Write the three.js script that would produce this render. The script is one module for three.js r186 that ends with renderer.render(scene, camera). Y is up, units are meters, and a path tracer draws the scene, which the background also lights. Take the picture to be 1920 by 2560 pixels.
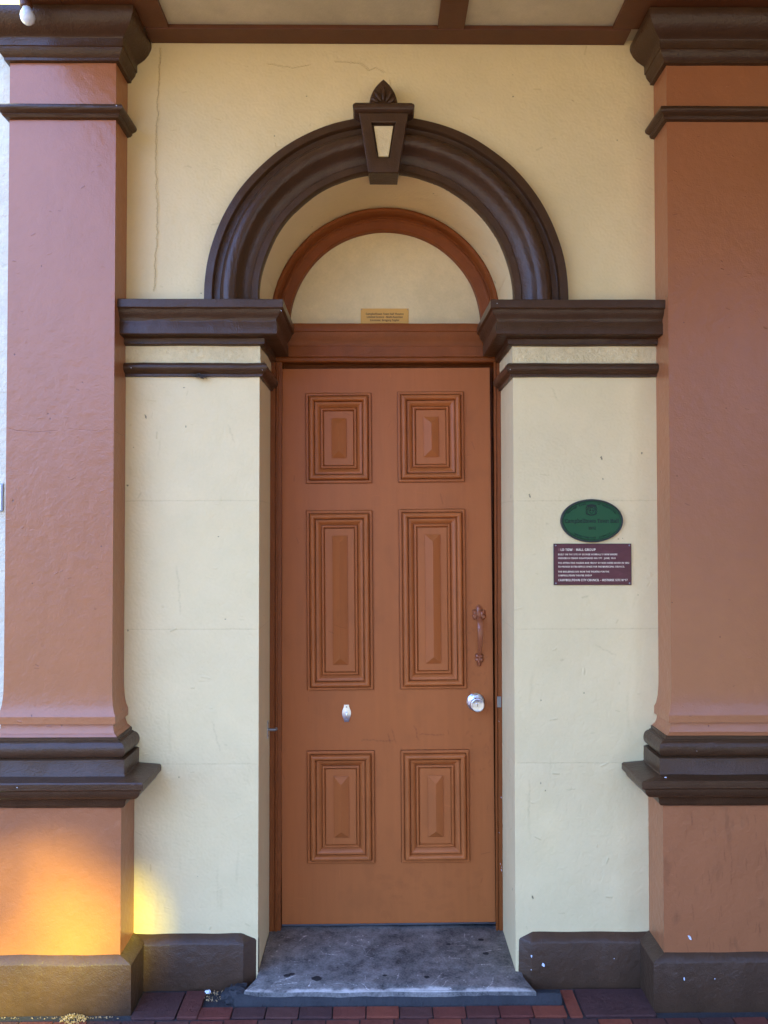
import * as THREE from 'three';
import { mergeGeometries, toCreasedNormals } from 'three/addons/utils/BufferGeometryUtils.js';
import { ImprovedNoise } from 'three/addons/math/ImprovedNoise.js';

// ------------------------------------------------------------ camera, sky, sun, exposure
const scene = new THREE.Scene();
const camera = new THREE.PerspectiveCamera(67.3, 768 / 1024, 0.05, 900);
camera.position.set(-0.0405, 1.55, 2.61);
camera.rotation.order = 'YXZ';
camera.rotation.set(1.2264 * Math.PI / 180, -0.4325 * Math.PI / 180, -0.042 * Math.PI / 180);
const renderer = new THREE.WebGLRenderer();
renderer.toneMapping = THREE.LinearToneMapping;
renderer.toneMappingExposure = 3.5;
renderer.shadowMap.enabled = true;

const SUN = new THREE.Vector3(0.219, 0.423, 0.879).normalize();
{
  const w = 256, h = 128, d = new Float32Array(w * h * 4), v = new THREE.Vector3();
  for (let j = 0; j < h; j++) for (let i = 0; i < w; i++) {
    const el = ((j + 0.5) / h - 0.5) * Math.PI, az = ((i + 0.5) / w - 0.5) * 2 * Math.PI;
    v.set(Math.cos(az) * Math.cos(el), Math.sin(el), Math.sin(az) * Math.cos(el));
    const t = Math.pow(Math.max(0, Math.sin(el)), 0.5);
    const glow = Math.pow(Math.max(0, v.dot(SUN)), 24);
    const k = 4 * (j * w + i);
    const K = 1.9;
    d[k] = K * (0.44 + (0.15 - 0.44) * t + 0.4 * glow);
    d[k + 1] = K * (0.70 + (0.34 - 0.70) * t + 0.28 * glow);
    d[k + 2] = K * (1.2 + (1.0 - 1.2) * t + 0.12 * glow);
    d[k + 3] = 1;
  }
  const sky = new THREE.DataTexture(d, w, h, THREE.RGBAFormat, THREE.FloatType);
  sky.mapping = THREE.EquirectangularReflectionMapping;
  sky.magFilter = THREE.LinearFilter; sky.minFilter = THREE.LinearFilter; sky.needsUpdate = true;
  scene.background = sky; scene.environment = sky;
}
const sun = new THREE.DirectionalLight(new THREE.Color().setRGB(0.95, 0.96, 0.10), 4.7);
sun.position.copy(SUN).multiplyScalar(30); sun.target.position.set(0, 0, 0);
sun.castShadow = true; sun.shadow.radius = 2.4; sun.shadow.mapSize.set(2048, 2048);
Object.assign(sun.shadow.camera, { left: -8, right: 8, top: 8, bottom: -8, near: 1, far: 60 });
scene.add(sun, sun.target);

// ------------------------------------------------------------ helpers
let seed = 7;
const rnd = () => { seed |= 0; seed = seed + 0x6D2B79F5 | 0; let t = Math.imul(seed ^ seed >>> 15, 1 | seed); t = t + Math.imul(t ^ t >>> 7, 61 | t) ^ t; return ((t ^ t >>> 14) >>> 0) / 4294967296; };
const rr = (a, b) => a + (b - a) * rnd();
const clamp = (v, a, b) => Math.min(b, Math.max(a, v));
const smooth = (a, b, v) => { const t = clamp((v - a) / (b - a), 0, 1); return t * t * (3 - 2 * t); };
const perlin = new ImprovedNoise();
const n3 = (x, y, z) => perlin.noise(x, y, z);
function lattice(n, s) { const a = new Float32Array(n * n); let q = s * 7919 + 13; for (let i = 0; i < a.length; i++) { q = Math.imul(q ^ q >>> 15, 0x2c1b3c6d) + i * 0x9e3779b9 | 0; q = Math.imul(q ^ q >>> 12, 0x297a2d39); a[i] = ((q ^ q >>> 15) >>> 0) / 4294967296; } return a; }
const lat = new Map();
// value noise that repeats every 1 unit of (u, v), n cells per unit
function vn(u, v, n, s) {
  const key = n * 4096 + s; let L = lat.get(key); if (!L) lat.set(key, L = lattice(n, s));
  u = (u - Math.floor(u)) * n; v = (v - Math.floor(v)) * n;
  const i = Math.floor(u) % n, j = Math.floor(v) % n, i1 = (i + 1) % n, j1 = (j + 1) % n;
  let a = u - Math.floor(u), b = v - Math.floor(v); a = a * a * (3 - 2 * a); b = b * b * (3 - 2 * b);
  const p = L[j * n + i], q = L[j * n + i1], r = L[j1 * n + i], t = L[j1 * n + i1];
  return p + (q - p) * a + (r - p) * b + (p - q - r + t) * a * b;
}
function fbm(u, v, n, oct, s) { let r = 0, a = 0.5, t = 0; for (let o = 0; o < oct; o++) { r += a * vn(u, v, n << o, s + o); t += a; a *= 0.55; } return r / t; }
function dataTex(w, h, f, srgb) {
  const d = new Uint8Array(w * h * 4), c = [0, 0, 0];
  for (let j = 0; j < h; j++) for (let i = 0; i < w; i++) { f((i + 0.5) / w, (j + 0.5) / h, c, i, j); const k = 4 * (j * w + i); d[k] = clamp(c[0], 0, 1) * 255; d[k + 1] = clamp(c[1], 0, 1) * 255; d[k + 2] = clamp(c[2], 0, 1) * 255; d[k + 3] = 255; }
  const t = new THREE.DataTexture(d, w, h); t.wrapS = t.wrapT = THREE.RepeatWrapping; t.magFilter = THREE.LinearFilter; t.minFilter = THREE.LinearMipmapLinearFilter; t.generateMipmaps = true;
  if (srgb) t.colorSpace = THREE.SRGBColorSpace; t.needsUpdate = true; return t;
}
function rep(t, m, n = m) { const c = t.clone(); c.repeat.set(1 / m, 1 / n); c.needsUpdate = true; return c; }
// a painter over float layers: height in mm, tone as a multiplier; size in metres
class Layer {
  constructor(w, h, W, H) { Object.assign(this, { w, h, W, H }); this.ht = new Float32Array(w * h); this.c = new Float32Array(w * h * 3).fill(1); }
  stroke(pts, width, dh, tone, soft = 0.5) {   // polyline in metres
    for (let s = 0; s + 1 < pts.length; s++) {
      const [x0, y0] = pts[s], [x1, y1] = pts[s + 1], L2 = (x1 - x0) ** 2 + (y1 - y0) ** 2 || 1e-9, m = width * 1.6;
      const i0 = Math.floor((Math.min(x0, x1) - m) / this.W * this.w), i1 = Math.ceil((Math.max(x0, x1) + m) / this.W * this.w);
      const j0 = Math.floor((Math.min(y0, y1) - m) / this.H * this.h), j1 = Math.ceil((Math.max(y0, y1) + m) / this.H * this.h);
      for (let j = Math.max(0, j0); j <= Math.min(this.h - 1, j1); j++) for (let i = Math.max(0, i0); i <= Math.min(this.w - 1, i1); i++) {
        const x = (i + 0.5) / this.w * this.W, y = (j + 0.5) / this.h * this.H, t = clamp(((x - x0) * (x1 - x0) + (y - y0) * (y1 - y0)) / L2, 0, 1);
        const d = Math.hypot(x - x0 - t * (x1 - x0), y - y0 - t * (y1 - y0)) / width; if (d > 1) continue;
        const a = 1 - smooth(soft, 1, d), k = j * this.w + i;
        if (dh) this.ht[k] += dh * a * (dh < 0 ? 0.5 : 1);
        if (tone) for (let q = 0; q < 3; q++) this.c[3 * k + q] *= 1 + (tone[q] - 1) * a * 0.8;
      }
    }
  }
  blob(x, y, rx, ry, tone, dh = 0, rough = 0.35, ang = 0, sd = 1) {
    const m = Math.max(rx, ry) * 1.6, ca = Math.cos(ang), sa = Math.sin(ang);
    for (let j = Math.max(0, Math.floor((y - m) / this.H * this.h)); j <= Math.min(this.h - 1, (y + m) / this.H * this.h); j++) for (let i = Math.max(0, Math.floor((x - m) / this.W * this.w)); i <= Math.min(this.w - 1, (x + m) / this.W * this.w); i++) {
      const dx = (i + 0.5) / this.w * this.W - x, dy = (j + 0.5) / this.h * this.H - y;
      const u = (dx * ca + dy * sa) / rx, v = (-dx * sa + dy * ca) / ry;
      const d = Math.hypot(u, v) + rough * n3(u * 1.7 + sd * 3.1, v * 1.7, sd); if (d > 1) continue;
      const a = 1 - smooth(0.8, 1, d), k = j * this.w + i; this.ht[k] += dh * a;
      for (let q = 0; q < 3; q++) this.c[3 * k + q] *= 1 + (tone[q] - 1) * a;
    }
  }
  colour() { return dataTex(this.w, this.h, (u, v, c, i, j) => { const k = 3 * (j * this.w + i); for (let q = 0; q < 3; q++) c[q] = Math.pow(clamp(this.c[k + q], 0, 1), 1 / 2.2); }, true); }
  bump(range) { return dataTex(this.w, this.h, (u, v, c, i, j) => { c[0] = c[1] = c[2] = 0.5 + this.ht[j * this.w + i] / range; }); }
}
function jag(pts, amp, step = 0.012) { const o = []; for (let s = 0; s + 1 < pts.length; s++) { const [a, b] = pts[s], [c, d] = pts[s + 1], n = Math.max(1, Math.round(Math.hypot(c - a, d - b) / step)); for (let i = 0; i < n; i++) o.push([a + (c - a) * i / n + rr(-amp, amp), b + (d - b) * i / n + rr(-amp, amp)]); } o.push(pts[pts.length - 1]); return o; }

function mat(rgb, roughness, extra = {}) { const m = new THREE[extra.specularIntensity ? 'MeshPhysicalMaterial' : 'MeshStandardMaterial']({ roughness, ...extra }); m.color.setRGB(...rgb); return m; }
function boxUV(g0) {
  const g = g0.index ? g0.toNonIndexed() : g0, p = g.attributes.position, uv = new Float32Array(p.count * 2);
  const a = new THREE.Vector3(), b = new THREE.Vector3(), c = new THREE.Vector3(), n = new THREE.Vector3();
  for (let i = 0; i < p.count; i += 3) {
    a.fromBufferAttribute(p, i); b.fromBufferAttribute(p, i + 1); c.fromBufferAttribute(p, i + 2);
    n.crossVectors(b.clone().sub(a), c.clone().sub(a)); const x = Math.abs(n.x), y = Math.abs(n.y), z = Math.abs(n.z);
    [a, b, c].forEach((q, k) => { const o = 2 * (i + k); if (z >= x && z >= y) { uv[o] = q.x; uv[o + 1] = q.y; } else if (x >= y) { uv[o] = q.z; uv[o + 1] = q.y; } else { uv[o] = q.x; uv[o + 1] = q.z; } });
  }
  g.setAttribute('uv', new THREE.BufferAttribute(uv, 2)); return g;
}
function wobble(g, amp, f = 9) { if (!amp) return g; const p = g.attributes.position; for (let i = 0; i < p.count; i++) { const x = p.getX(i), y = p.getY(i), z = p.getZ(i); p.setXYZ(i, x + amp * n3(x * f + 5, y * f, z * f), y + amp * n3(x * f, y * f + 9, z * f + 2), z + amp * n3(x * f + 1, y * f + 4, z * f + 7)); } return g; }
function fin(g, amp = 0, crease = 0.6) { let q = g.index ? g.toNonIndexed() : g; q.deleteAttribute('normal'); if (q.attributes.uv) q.deleteAttribute('uv'); wobble(q, amp); q = toCreasedNormals(q, crease); return boxUV(q); }
function triGeo(pos) { const g = new THREE.BufferGeometry(); g.setAttribute('position', new THREE.BufferAttribute(new Float32Array(pos), 3)); return g; }
const quad = (o, a, b, c, d) => o.push(...a, ...b, ...c, ...a, ...c, ...d);
// sweep a profile [[out, y]...] (given top to bottom) along a path in plan [[x, z]...]; outward is left of travel turned to the viewer
function sweep(path, profTop, { kx = 1, kz = 1, amp = 0.0009, step = 0.05, crease = 0.6 } = {}) {
  const prof = profTop.slice().reverse(), n = [], m = [];
  for (let i = 0; i + 1 < path.length; i++) { const dx = path[i + 1][0] - path[i][0], dz = path[i + 1][1] - path[i][1], l = Math.hypot(dx, dz); n.push([-dz / l, dx / l]); }
  path.forEach((p, i) => { const a = n[Math.max(0, i - 1)], b = n[Math.min(n.length - 1, i)], k = 1 + a[0] * b[0] + a[1] * b[1]; m.push([(a[0] + b[0]) / k * kx, (a[1] + b[1]) / k * kz]); });
  const pos = [], at = (i, t, j) => { const o = prof[j][0]; const f = k => path[i][k] + m[i][k] * o, g = k => path[i + 1][k] + m[i + 1][k] * o; return [f(0) + (g(0) - f(0)) * t, prof[j][1], f(1) + (g(1) - f(1)) * t]; };
  for (let i = 0; i + 1 < path.length; i++) { const L = Math.hypot(path[i + 1][0] - path[i][0], path[i + 1][1] - path[i][1]), s = Math.max(1, Math.round(L / step)); for (let k = 0; k < s; k++) for (let j = 0; j + 1 < prof.length; j++) quad(pos, at(i, k / s, j), at(i, (k + 1) / s, j), at(i, (k + 1) / s, j + 1), at(i, k / s, j + 1)); }
  return fin(triGeo(pos), amp, crease);
}
// rectangular frame of mitred moulding in the xy plane, profile [[inset, z]...] from the outside in
function ring(x0, y0, x1, y1, prof) {
  const pos = [], c = o => [[x0 + o, y0 + o], [x1 - o, y0 + o], [x1 - o, y1 - o], [x0 + o, y1 - o]];
  for (let j = 0; j + 1 < prof.length; j++) { const a = c(prof[j][0]), b = c(prof[j + 1][0]), za = prof[j][1], zb = prof[j + 1][1]; for (let s = 0; s < 4; s++) { const e = (s + 1) % 4; quad(pos, [...a[s], za], [...a[e], za], [...b[e], zb], [...b[s], zb]); } }
  return fin(triGeo(pos), 0, 0.5);
}
const arc = (cx, cy, rx, ry, a0, a1, n) => Array.from({ length: n + 1 }, (_, i) => { const a = (a0 + (a1 - a0) * i / n) * Math.PI / 180; return [cx + rx * Math.cos(a), cy + ry * Math.sin(a)]; });
// box with chamfered edges
function cbox(x0, y0, z0, x1, y1, z1, c = 0.002, amp = 0) {
  const s = new THREE.Shape(); s.moveTo(x0 + c, y0 + c); s.lineTo(x1 - c, y0 + c); s.lineTo(x1 - c, y1 - c); s.lineTo(x0 + c, y1 - c); s.closePath();
  const g = new THREE.ExtrudeGeometry(s, { depth: Math.max(1e-4, z1 - z0 - 2 * c), bevelEnabled: true, bevelThickness: c, bevelSize: c, bevelSegments: 1, curveSegments: 1 }); g.translate(0, 0, z0 + c);
  return fin(g, amp, 0.3);
}
const counts = {};
function numbered(n) { const k = counts[n] = (counts[n] ?? -1) + 1; return k ? n + '_' + String(k).padStart(3, '0') : n; }
function mesh(name, g, m, parent) { const o = new THREE.Mesh(g, m); o.name = parent && parent !== scene ? name : numbered(name); (parent || scene).add(o); return o; }
function tag(o, label, category, group) { o.userData.label = label; o.userData.category = category; if (group) o.userData.group = group; return o; }
function thing(name, label, category, pos = [0, 0, 0], group) { const o = new THREE.Group(); o.name = numbered(name); o.position.set(...pos); scene.add(o); return tag(o, label, category, group); }
const structure = o => { o.userData.kind = 'structure'; return o; };

// ------------------------------------------------------------ shared textures and paints
const varTex = dataTex(512, 512, (u, v, c) => { const a = fbm(u, v, 4, 6, 3), b = fbm(u, v, 16, 4, 31), s = vn(u, v, 256, 77); const k = 0.9 + 0.12 * (a - 0.5) + 0.1 * (b - 0.5) + 0.03 * (s - 0.5); c[0] = k + 0.05; c[1] = k + 0.045; c[2] = k + 0.04; }, true);
const plasterBump = dataTex(1024, 1024, (u, v, c) => { c[0] = c[1] = c[2] = 0.5 + 0.5 * (fbm(u, v, 8, 3, 5) - 0.5) + 0.3 * (fbm(u, v, 48, 3, 9) - 0.5) + 0.1 * (vn(u, v, 340, 15) - 0.5); });
const brushBump = dataTex(512, 512, (u, v, c) => { c[0] = c[1] = c[2] = 0.5 + 0.55 * (fbm(u, v, 6, 3, 21) - 0.5) + 0.35 * (vn(u * 1, v * 1, 128, 8) * 0.4 + vn(u, v * 0.0 + v, 64, 18) * 0.6 - 0.5); });
const P = {
  cream: mat([0.82, 0.61, 0.30], 0.55, { map: rep(varTex, 1.1), bumpMap: rep(plasterBump, 0.9), bumpScale: 0.006 }),
  pink: mat([0.41, 0.142, 0.050], 0.42, { map: rep(varTex, 0.8), bumpMap: rep(plasterBump, 0.7), bumpScale: 0.0035 }),
  brown: mat([0.078, 0.036, 0.0155], 0.30, { specularIntensity: 0.55, map: rep(varTex, 0.3), bumpMap: rep(brushBump, 0.22), bumpScale: 0.0022 }),
  plinth: mat([0.078, 0.039, 0.019], 0.42, { specularIntensity: 0.6, map: rep(varTex, 0.3), bumpMap: rep(plasterBump, 0.8), bumpScale: 0.0055 }),
  door: mat([0.44, 0.123, 0.028], 0.42, { specularIntensity: 0.55, map: rep(varTex, 0.6), bumpMap: rep(brushBump, 0.3), bumpScale: 0.0005 }),
  frame: mat([0.26, 0.066, 0.012], 0.45, { specularIntensity: 0.5, map: rep(varTex, 0.5), bumpMap: rep(brushBump, 0.2), bumpScale: 0.0016 }),
  timber: mat([0.12, 0.034, 0.008], 0.5, { map: rep(varTex, 0.5), bumpMap: rep(brushBump, 0.3), bumpScale: 0.001 }),
  ceiling: mat([0.62, 0.52, 0.33], 0.6, { map: rep(varTex, 0.9), bumpMap: rep(plasterBump, 0.8), bumpScale: 0.002 }),
  chrome: mat([0.72, 0.74, 0.77], 0.28, { metalness: 1 }),
  steel: mat([0.30, 0.31, 0.33], 0.4, { metalness: 1 }),
  black: mat([0.012, 0.012, 0.012], 0.6),
  fleck: mat([0.74, 0.74, 0.76], 0.7),
};
function edgeChips() { for (const [x, y, z, w, h, r] of [[-0.885, 2.916, 0.149, 0.005, 0.009, 0.2], [-0.36, 2.268, 0.0865, 0.003, 0.006, 0.4], [0.352, 2.292, 0.0915, 0.005, 0.004, 0.3], [0.405, 2.086, 0.0305, 0.005, 0.004, 0.2], [-0.87, 2.09, 0.0305, 0.005, 0.006, 0.2], [-0.43, 2.083, 0.0305, 0.003, 0.007, 0.6], [-1.16, 0.748, 0.2, 0.006, 0.004, 0.1], [0.97, 0.843, 0.162, 0.004, 0.003, 0]]) fleck(x, y, z, w, h, r, hall); }
const GY = 0.03, p = 0.115, XL = -0.898, XR = 0.909, OX0 = -0.444, OX1 = 0.420, OC = (OX0 + OX1) / 2, OR = (OX1 - OX0) / 2, SPR = 2.329;

// ------------------------------------------------------------ facade of the hall
const hall = thing('hall_facade', 'cream rendered hall front with terracotta pilasters and a round-arched doorway', 'building');
{ // main wall with the arched opening, its own painted and trowelled surface
  const L = new Layer(832, 1456, 1.84, 3.22), X = x => x + 0.92;
  for (let j = 0; j < L.h; j++) for (let i = 0; i < L.w; i++) {
    const u = i / L.w, v = j / L.h * 1.75, k = j * L.w + i;
    L.ht[k] = 3.2 * (fbm(u, v, 4, 3, 41) - 0.5) + 1.5 * (fbm(u, v, 24, 3, 43) - 0.5) + 0.35 * (vn(u, v, 300, 47) - 0.5);
    const a = fbm(u, v, 5, 5, 51), b = fbm(u, v, 20, 4, 57), d = 0.94 + 0.07 * (a - 0.5) + 0.08 * (b - 0.5) + 0.02 * vn(u, v, 400, 59);
    L.c[3 * k] = d; L.c[3 * k + 1] = d - 0.012 * b; L.c[3 * k + 2] = d - 0.03 * a;
  }
  for (let i = 0; i < 420; i++) { const x = rr(0, 1.84), y = rr(0.2, 3.2), a = rr(-0.5, 0.5) + (rnd() < 0.3 ? 1.4 : 0), l = rr(0.004, 0.03); L.stroke([[x, y], [x + l * Math.cos(a), y + l * Math.sin(a)]], rr(0.0015, 0.004), rr(-0.6, 0.7), rnd() < 0.25 ? [0.88, 0.86, 0.82] : null); }
  for (let i = 0; i < 60; i++) L.blob(rr(0, 1.84), rr(0.2, 3.2), rr(0.001, 0.003), rr(0.001, 0.004), [0.3, 0.26, 0.22], -0.3, 0.4, 0, i);
  for (let i = 0; i < 26; i++) { const x = rr(0, 1.84), y = rr(0.25, 2.0); L.stroke(jag([[x, y], [x + rr(-0.01, 0.01), y - rr(0.03, 0.16)]], 0.002), rr(0.003, 0.010), 0, [0.965, 0.96, 0.95], 0.0); }
  // cracks
  const walk = pts => { let o = [], e = 0; for (const [x, y] of jag(pts, 0.0008, 0.006)) { e = e * 0.86 + rr(-0.0022, 0.0022); o.push([x + e, y + e * 0.7]); } return o; };
  const crack = (pts, w, dep) => { const q = walk(pts); L.stroke(q.map(([x, y]) => [x + 0.003, y]), w * 2.2, 0.5, null, 0.1); L.stroke(q, w, -dep, [0.74, 0.66, 0.54], 0.2); };
  crack([[X(-0.79), 3.2], [X(-0.80), 2.9], [X(-0.792), 2.62], [X(-0.803), 2.36]], 0.002, 1.6);
  crack([[X(-0.19), 3.155], [X(-0.11), 3.146], [X(-0.075), 3.122], [X(-0.045), 3.136], [X(-0.02), 3.115]], 0.0017, 1.3);
  crack([[X(-0.42), 3.145], [X(-0.33), 3.132], [X(-0.28), 3.14]], 0.0015, 0.8);
  for (const [y, a] of [[1.645, 0.6], [1.21, 0.4], [0.757, 0.5]]) for (const [x0, x1] of [[-0.9, -0.45], [0.43, 0.91]]) L.stroke(jag([[X(x0), y + rr(-0.002, 0.002)], [X(x1), y]], 0.0007, 0.03), 0.0024, -a, [0.9, 0.88, 0.85], 0.3);
  for (const [x, y, l, a] of [[-0.72, 1.42, 0.16, 1.5], [-0.6, 0.9, 0.1, 1.3], [0.55, 2.03, 0.05, 1.1], [0.7, 1.15, 0.07, 0.4], [0.47, 0.7, 0.12, 1.6], [-0.55, 1.9, 0.06, 1.2]]) L.stroke(jag([[X(x), y], [X(x) + l * Math.cos(a), y - l * Math.sin(a)]], 0.003), 0.005, 0, [0.93, 0.92, 0.91], 0.0);
  for (const [x, y] of [[-0.83, 1.93], [0.72, 1.79], [0.475, 1.66], [0.478, 0.31]]) L.blob(X(x), y, 0.0025, 0.007, [0.25, 0.22, 0.2], 0, 0.3, 0.3, x * 9);
  const wallM = mat([0.84, 0.625, 0.305], 0.52, { map: L.colour(), bumpMap: L.bump(9), bumpScale: 0.018 });
  const s = new THREE.Shape(); s.moveTo(-1.243, -0.1); s.lineTo(OX0, -0.1); s.lineTo(OX0, SPR);
  for (let i = 1; i < 64; i++) { const a = Math.PI * (1 - i / 64); s.lineTo(OC + OR * Math.cos(a), SPR + OR * Math.sin(a)); }
  s.lineTo(OX1, SPR); s.lineTo(OX1, -0.1); s.lineTo(4, -0.1); s.lineTo(4, 3.4); s.lineTo(-1.243, 3.4); s.closePath();
  const g = fin(new THREE.ExtrudeGeometry(s, { depth: 0.42, bevelEnabled: false }).translate(0, 0, -0.42), 0, 0.5), uv = g.attributes.uv, po = g.attributes.position, no = g.attributes.normal;
  for (let i = 0; i < uv.count; i++) { const x = po.getX(i), y = po.getY(i), z = po.getZ(i); if (Math.abs(no.getZ(i)) > 0.5) uv.setXY(i, (x + 0.92) / 1.84, y / 3.22); else if (Math.abs(no.getY(i)) > 0.25 && y > 2) uv.setXY(i, (x + 0.92) / 1.84, (y + z) / 3.22); else uv.setXY(i, (x < OC ? OX0 + z + 0.92 : OX1 - z + 0.92) / 1.84, y / 3.22); }
  mesh('wall', g, wallM, hall);
  mesh('building_body', cbox(-1.24, -0.1, -4.4, 14, 7, -0.425, 0.002), P.cream, hall);
  mesh('upper_wall', cbox(-1.24, 3.402, -0.42, 14, 7, 0.0, 0.002), P.cream, hall);
}
{ // neighbouring stretch of the front, painted paler, beyond the pilaster
  const m = mat([0.82, 0.73, 0.50], 0.6, { map: rep(varTex, 0.7), bumpMap: rep(plasterBump, 0.6), bumpScale: 0.009 });
  const w = mesh('side_wall', cbox(-7, -0.1, -4.4, -1.2435, 6.5, 0.02, 0.004), m, scene); tag(w, 'pale off-white rough rendered wall beyond the pink pilaster', 'wall');
  const nt = thing('wall_notice', 'white notice panel with a grey edge on the pale wall beside the pilaster', 'notice', [-1.345, 1.655, 0.02]);
  mesh('backing', cbox(-0.047, -0.047, 0, 0.047, 0.047, 0.006, 0.001), P.steel, nt); mesh('sheet', cbox(-0.043, -0.043, 0.0061, 0.043, 0.043, 0.008, 0.0005), mat([0.8, 0.82, 0.86], 0.4), nt);
}
const BASE_PINK = [[0, 1.06], [0.001, 1.02], [0.004, 0.985], [0.009, 0.962], [0.015, 0.95], [0.016, 0.948], [0.016, 0.925], [0.006, 0.922], [0.007, 0.91], [0.013, 0.895], [0.022, 0.888], [0.024, 0.886]];
const BASE_DARK = [[0.024, 0.8855], [0.028, 0.884], [0.028, 0.874], [0.034, 0.872], ...arc(0.034, 0.845, 0.020, 0.025, 90, -90, 10).map(([a, b]) => [a, b]), [0.042, 0.818], [0.052, 0.816], [0.053, 0.814], [0.053, 0.768], [0.055, 0.766], [0.122, 0.760], [0.127, 0.756], [0.127, 0.738], [0.122, 0.735], [0.116, 0.732], ...arc(0.085, 0.732, 0.03, 0.03, 0, -80, 6), [0.075, 0.698], [0.062, 0.695], [0.058, 0.690], [0.056, 0.676], [0.050, 0.668], [0.0395, 0.664]];
function pilaster(x0, x1, label, cracked) {
  const path = [[x0, -0.01], [x0, p], [x1, p], [x1, -0.01]], g = new THREE.Group(); g.name = 'pilaster'; g.userData.label = label; hall.add(g);
  const L = new Layer(512, 2048, 0.6, 2.4);
  for (let j = 0; j < L.h; j++) for (let i = 0; i < L.w; i++) { const u = i / L.w, v = j / L.h * 4, k = j * L.w + i; L.ht[k] = 1.6 * (fbm(u, v / 2, 4, 3, 141) - 0.5) + 0.9 * (fbm(u, v, 24, 3, 143) - 0.5) + 0.25 * (vn(u, v, 200, 147) - 0.5); const d = 0.93 + 0.10 * (fbm(u, v / 4, 4, 5, 151) - 0.5) + 0.06 * (fbm(u, v, 16, 3, 152) - 0.5); L.c[3 * k] = d; L.c[3 * k + 1] = d; L.c[3 * k + 2] = d; }
  for (let i = 0; i < 160; i++) { const x = rr(0, 0.6), y = rr(0, 2.4), a = rr(-0.6, 0.6), l = rr(0.002, 0.014); L.stroke([[x, y], [x + l * Math.cos(a), y + l * Math.sin(a)]], rr(0.001, 0.003), rr(-0.5, 0.7), rnd() < 0.2 ? [0.7, 0.66, 0.64] : null); }
  for (let i = 0; i < 14; i++) L.blob(rr(0, 0.6), rr(0, 2.4), rr(0.0015, 0.003), rr(0.0015, 0.004), [0.35, 0.3, 0.3], -0.4, 0.4, 0, i);
  if (cracked) { const f = 0.06; L.stroke(jag([[f + 0.01, 0.872], [f + 0.09, 0.862], [f + 0.165, 0.868]], 0.0015), 0.0014, -0.9, [0.6, 0.52, 0.5], 0.2); L.stroke(jag([[f + 0.2, 0.874], [f + 0.30, 0.866], [f + 0.34, 0.872]], 0.0015), 0.0012, -0.6, [0.7, 0.62, 0.6], 0.2); }
  const sm = mat([0.41, 0.142, 0.050], 0.30, { map: L.colour(), bumpMap: L.bump(5), bumpScale: 0.006 });
  const shaft = (a, name, grp) => { const uv = a.attributes.uv, po = a.attributes.position; for (let i = 0; i < uv.count; i++) uv.setXY(i, (uv.getX(i) - x0 + 0.06) / 0.6, (uv.getY(i) - 1.0) / 2.4); return mesh(name, a, sm, grp); };
  shaft(sweep(path, [[0, 2.889], ...BASE_PINK], { amp: 0.0008, crease: 0.4 }), 'shaft', g);
  shaft(sweep(path, [[0, 3.08], [0, 2.9]], {}), 'necking', g);
  mesh('neck_band', sweep(path, [[0, 2.928], [0.018, 2.927], ...arc(0.02, 2.915, 0.012, 0.012, 80, -80, 6), [0.02, 2.902], [0.016, 2.9], [0.017, 2.896], [0.012, 2.889], [0, 2.886]], { amp: 0.0016 }), P.brown, g);
  mesh('capital', sweep(path, [[0.02, 3.2125], [0.084, 3.212], [0.085, 3.2], [0.083, 3.19], [0.074, 3.172], [0.06, 3.156], [0.046, 3.146], [0.036, 3.140], [0.034, 3.136], [0.034, 3.112], [0.030, 3.110], [0.026, 3.098], [0.018, 3.088], [0.014, 3.084], [0.013, 3.076], [0, 3.074]], { amp: 0.0014, kx: 0.96 }), P.brown, g);
  mesh('base_moulding', sweep(path, BASE_DARK, { amp: 0.0016, kz: 0.66, step: 0.03 }), P.brown, g);
  {
    const Q = new Layer(512, 512, 0.6, 0.6);
    for (let j = 0; j < 512; j++) for (let i = 0; i < 512; i++) { const u = i / 512, v = j / 512, k = j * 512 + i; Q.ht[k] = 1.2 * (fbm(u, v, 5, 3, 441) - 0.5) + 0.8 * (fbm(u, v, 28, 3, 443) - 0.5) + 0.2 * (vn(u, v, 220, 447) - 0.5); const d = 0.93 + 0.1 * (fbm(u, v, 4, 5, 451) - 0.5), st = smooth(0.55, 0.75, fbm(u, v / 3, 24, 3, 455)) * smooth(0.45, 0.6, fbm(u, v, 4, 3, 457)) * (cracked ? 0.05 : 0.16); Q.c[3 * k] = d - st; Q.c[3 * k + 1] = d - st * 0.9; Q.c[3 * k + 2] = d - st * 0.8; }
    if (!cracked) for (let i = 0; i < 70; i++) { const x = rr(0.08, 0.55), y = rr(0.05, 0.5), l = rr(0.006, 0.05); Q.stroke(jag([[x, y], [x + rr(-0.006, 0.006), y - l]], 0.0015), rr(0.001, 0.004), 0, [0.82, 0.8, 0.8], 0); }
    const a = sweep(path, [[0.0385, 0.672], [0.0385, 0.18]], { kz: 0.5 }), uv = a.attributes.uv; for (let i = 0; i < uv.count; i++) uv.setXY(i, (uv.getX(i) - x0 + 0.1) / 0.6, (uv.getY(i) - 0.15) / 0.6);
    mesh('pedestal', a, mat([0.41, 0.142, 0.050], 0.36, { map: Q.colour(), bumpMap: Q.bump(5), bumpScale: 0.0085 }), g);
  }
  mesh('plinth', sweep(path, [[0.03, 0.20], [0.040, 0.197], [0.076, 0.181], [0.080, 0.176], [0.081, 0.02]], { amp: 0.003, kz: 0.55, step: 0.02 }), P.plinth, g);
  return g;
}
pilaster(-1.245, XL, 'pink pilaster with a fine horizontal crack', true);
const pr = pilaster(XR, 1.256, 'terracotta pilaster beside the bronze plaques', false);
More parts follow.
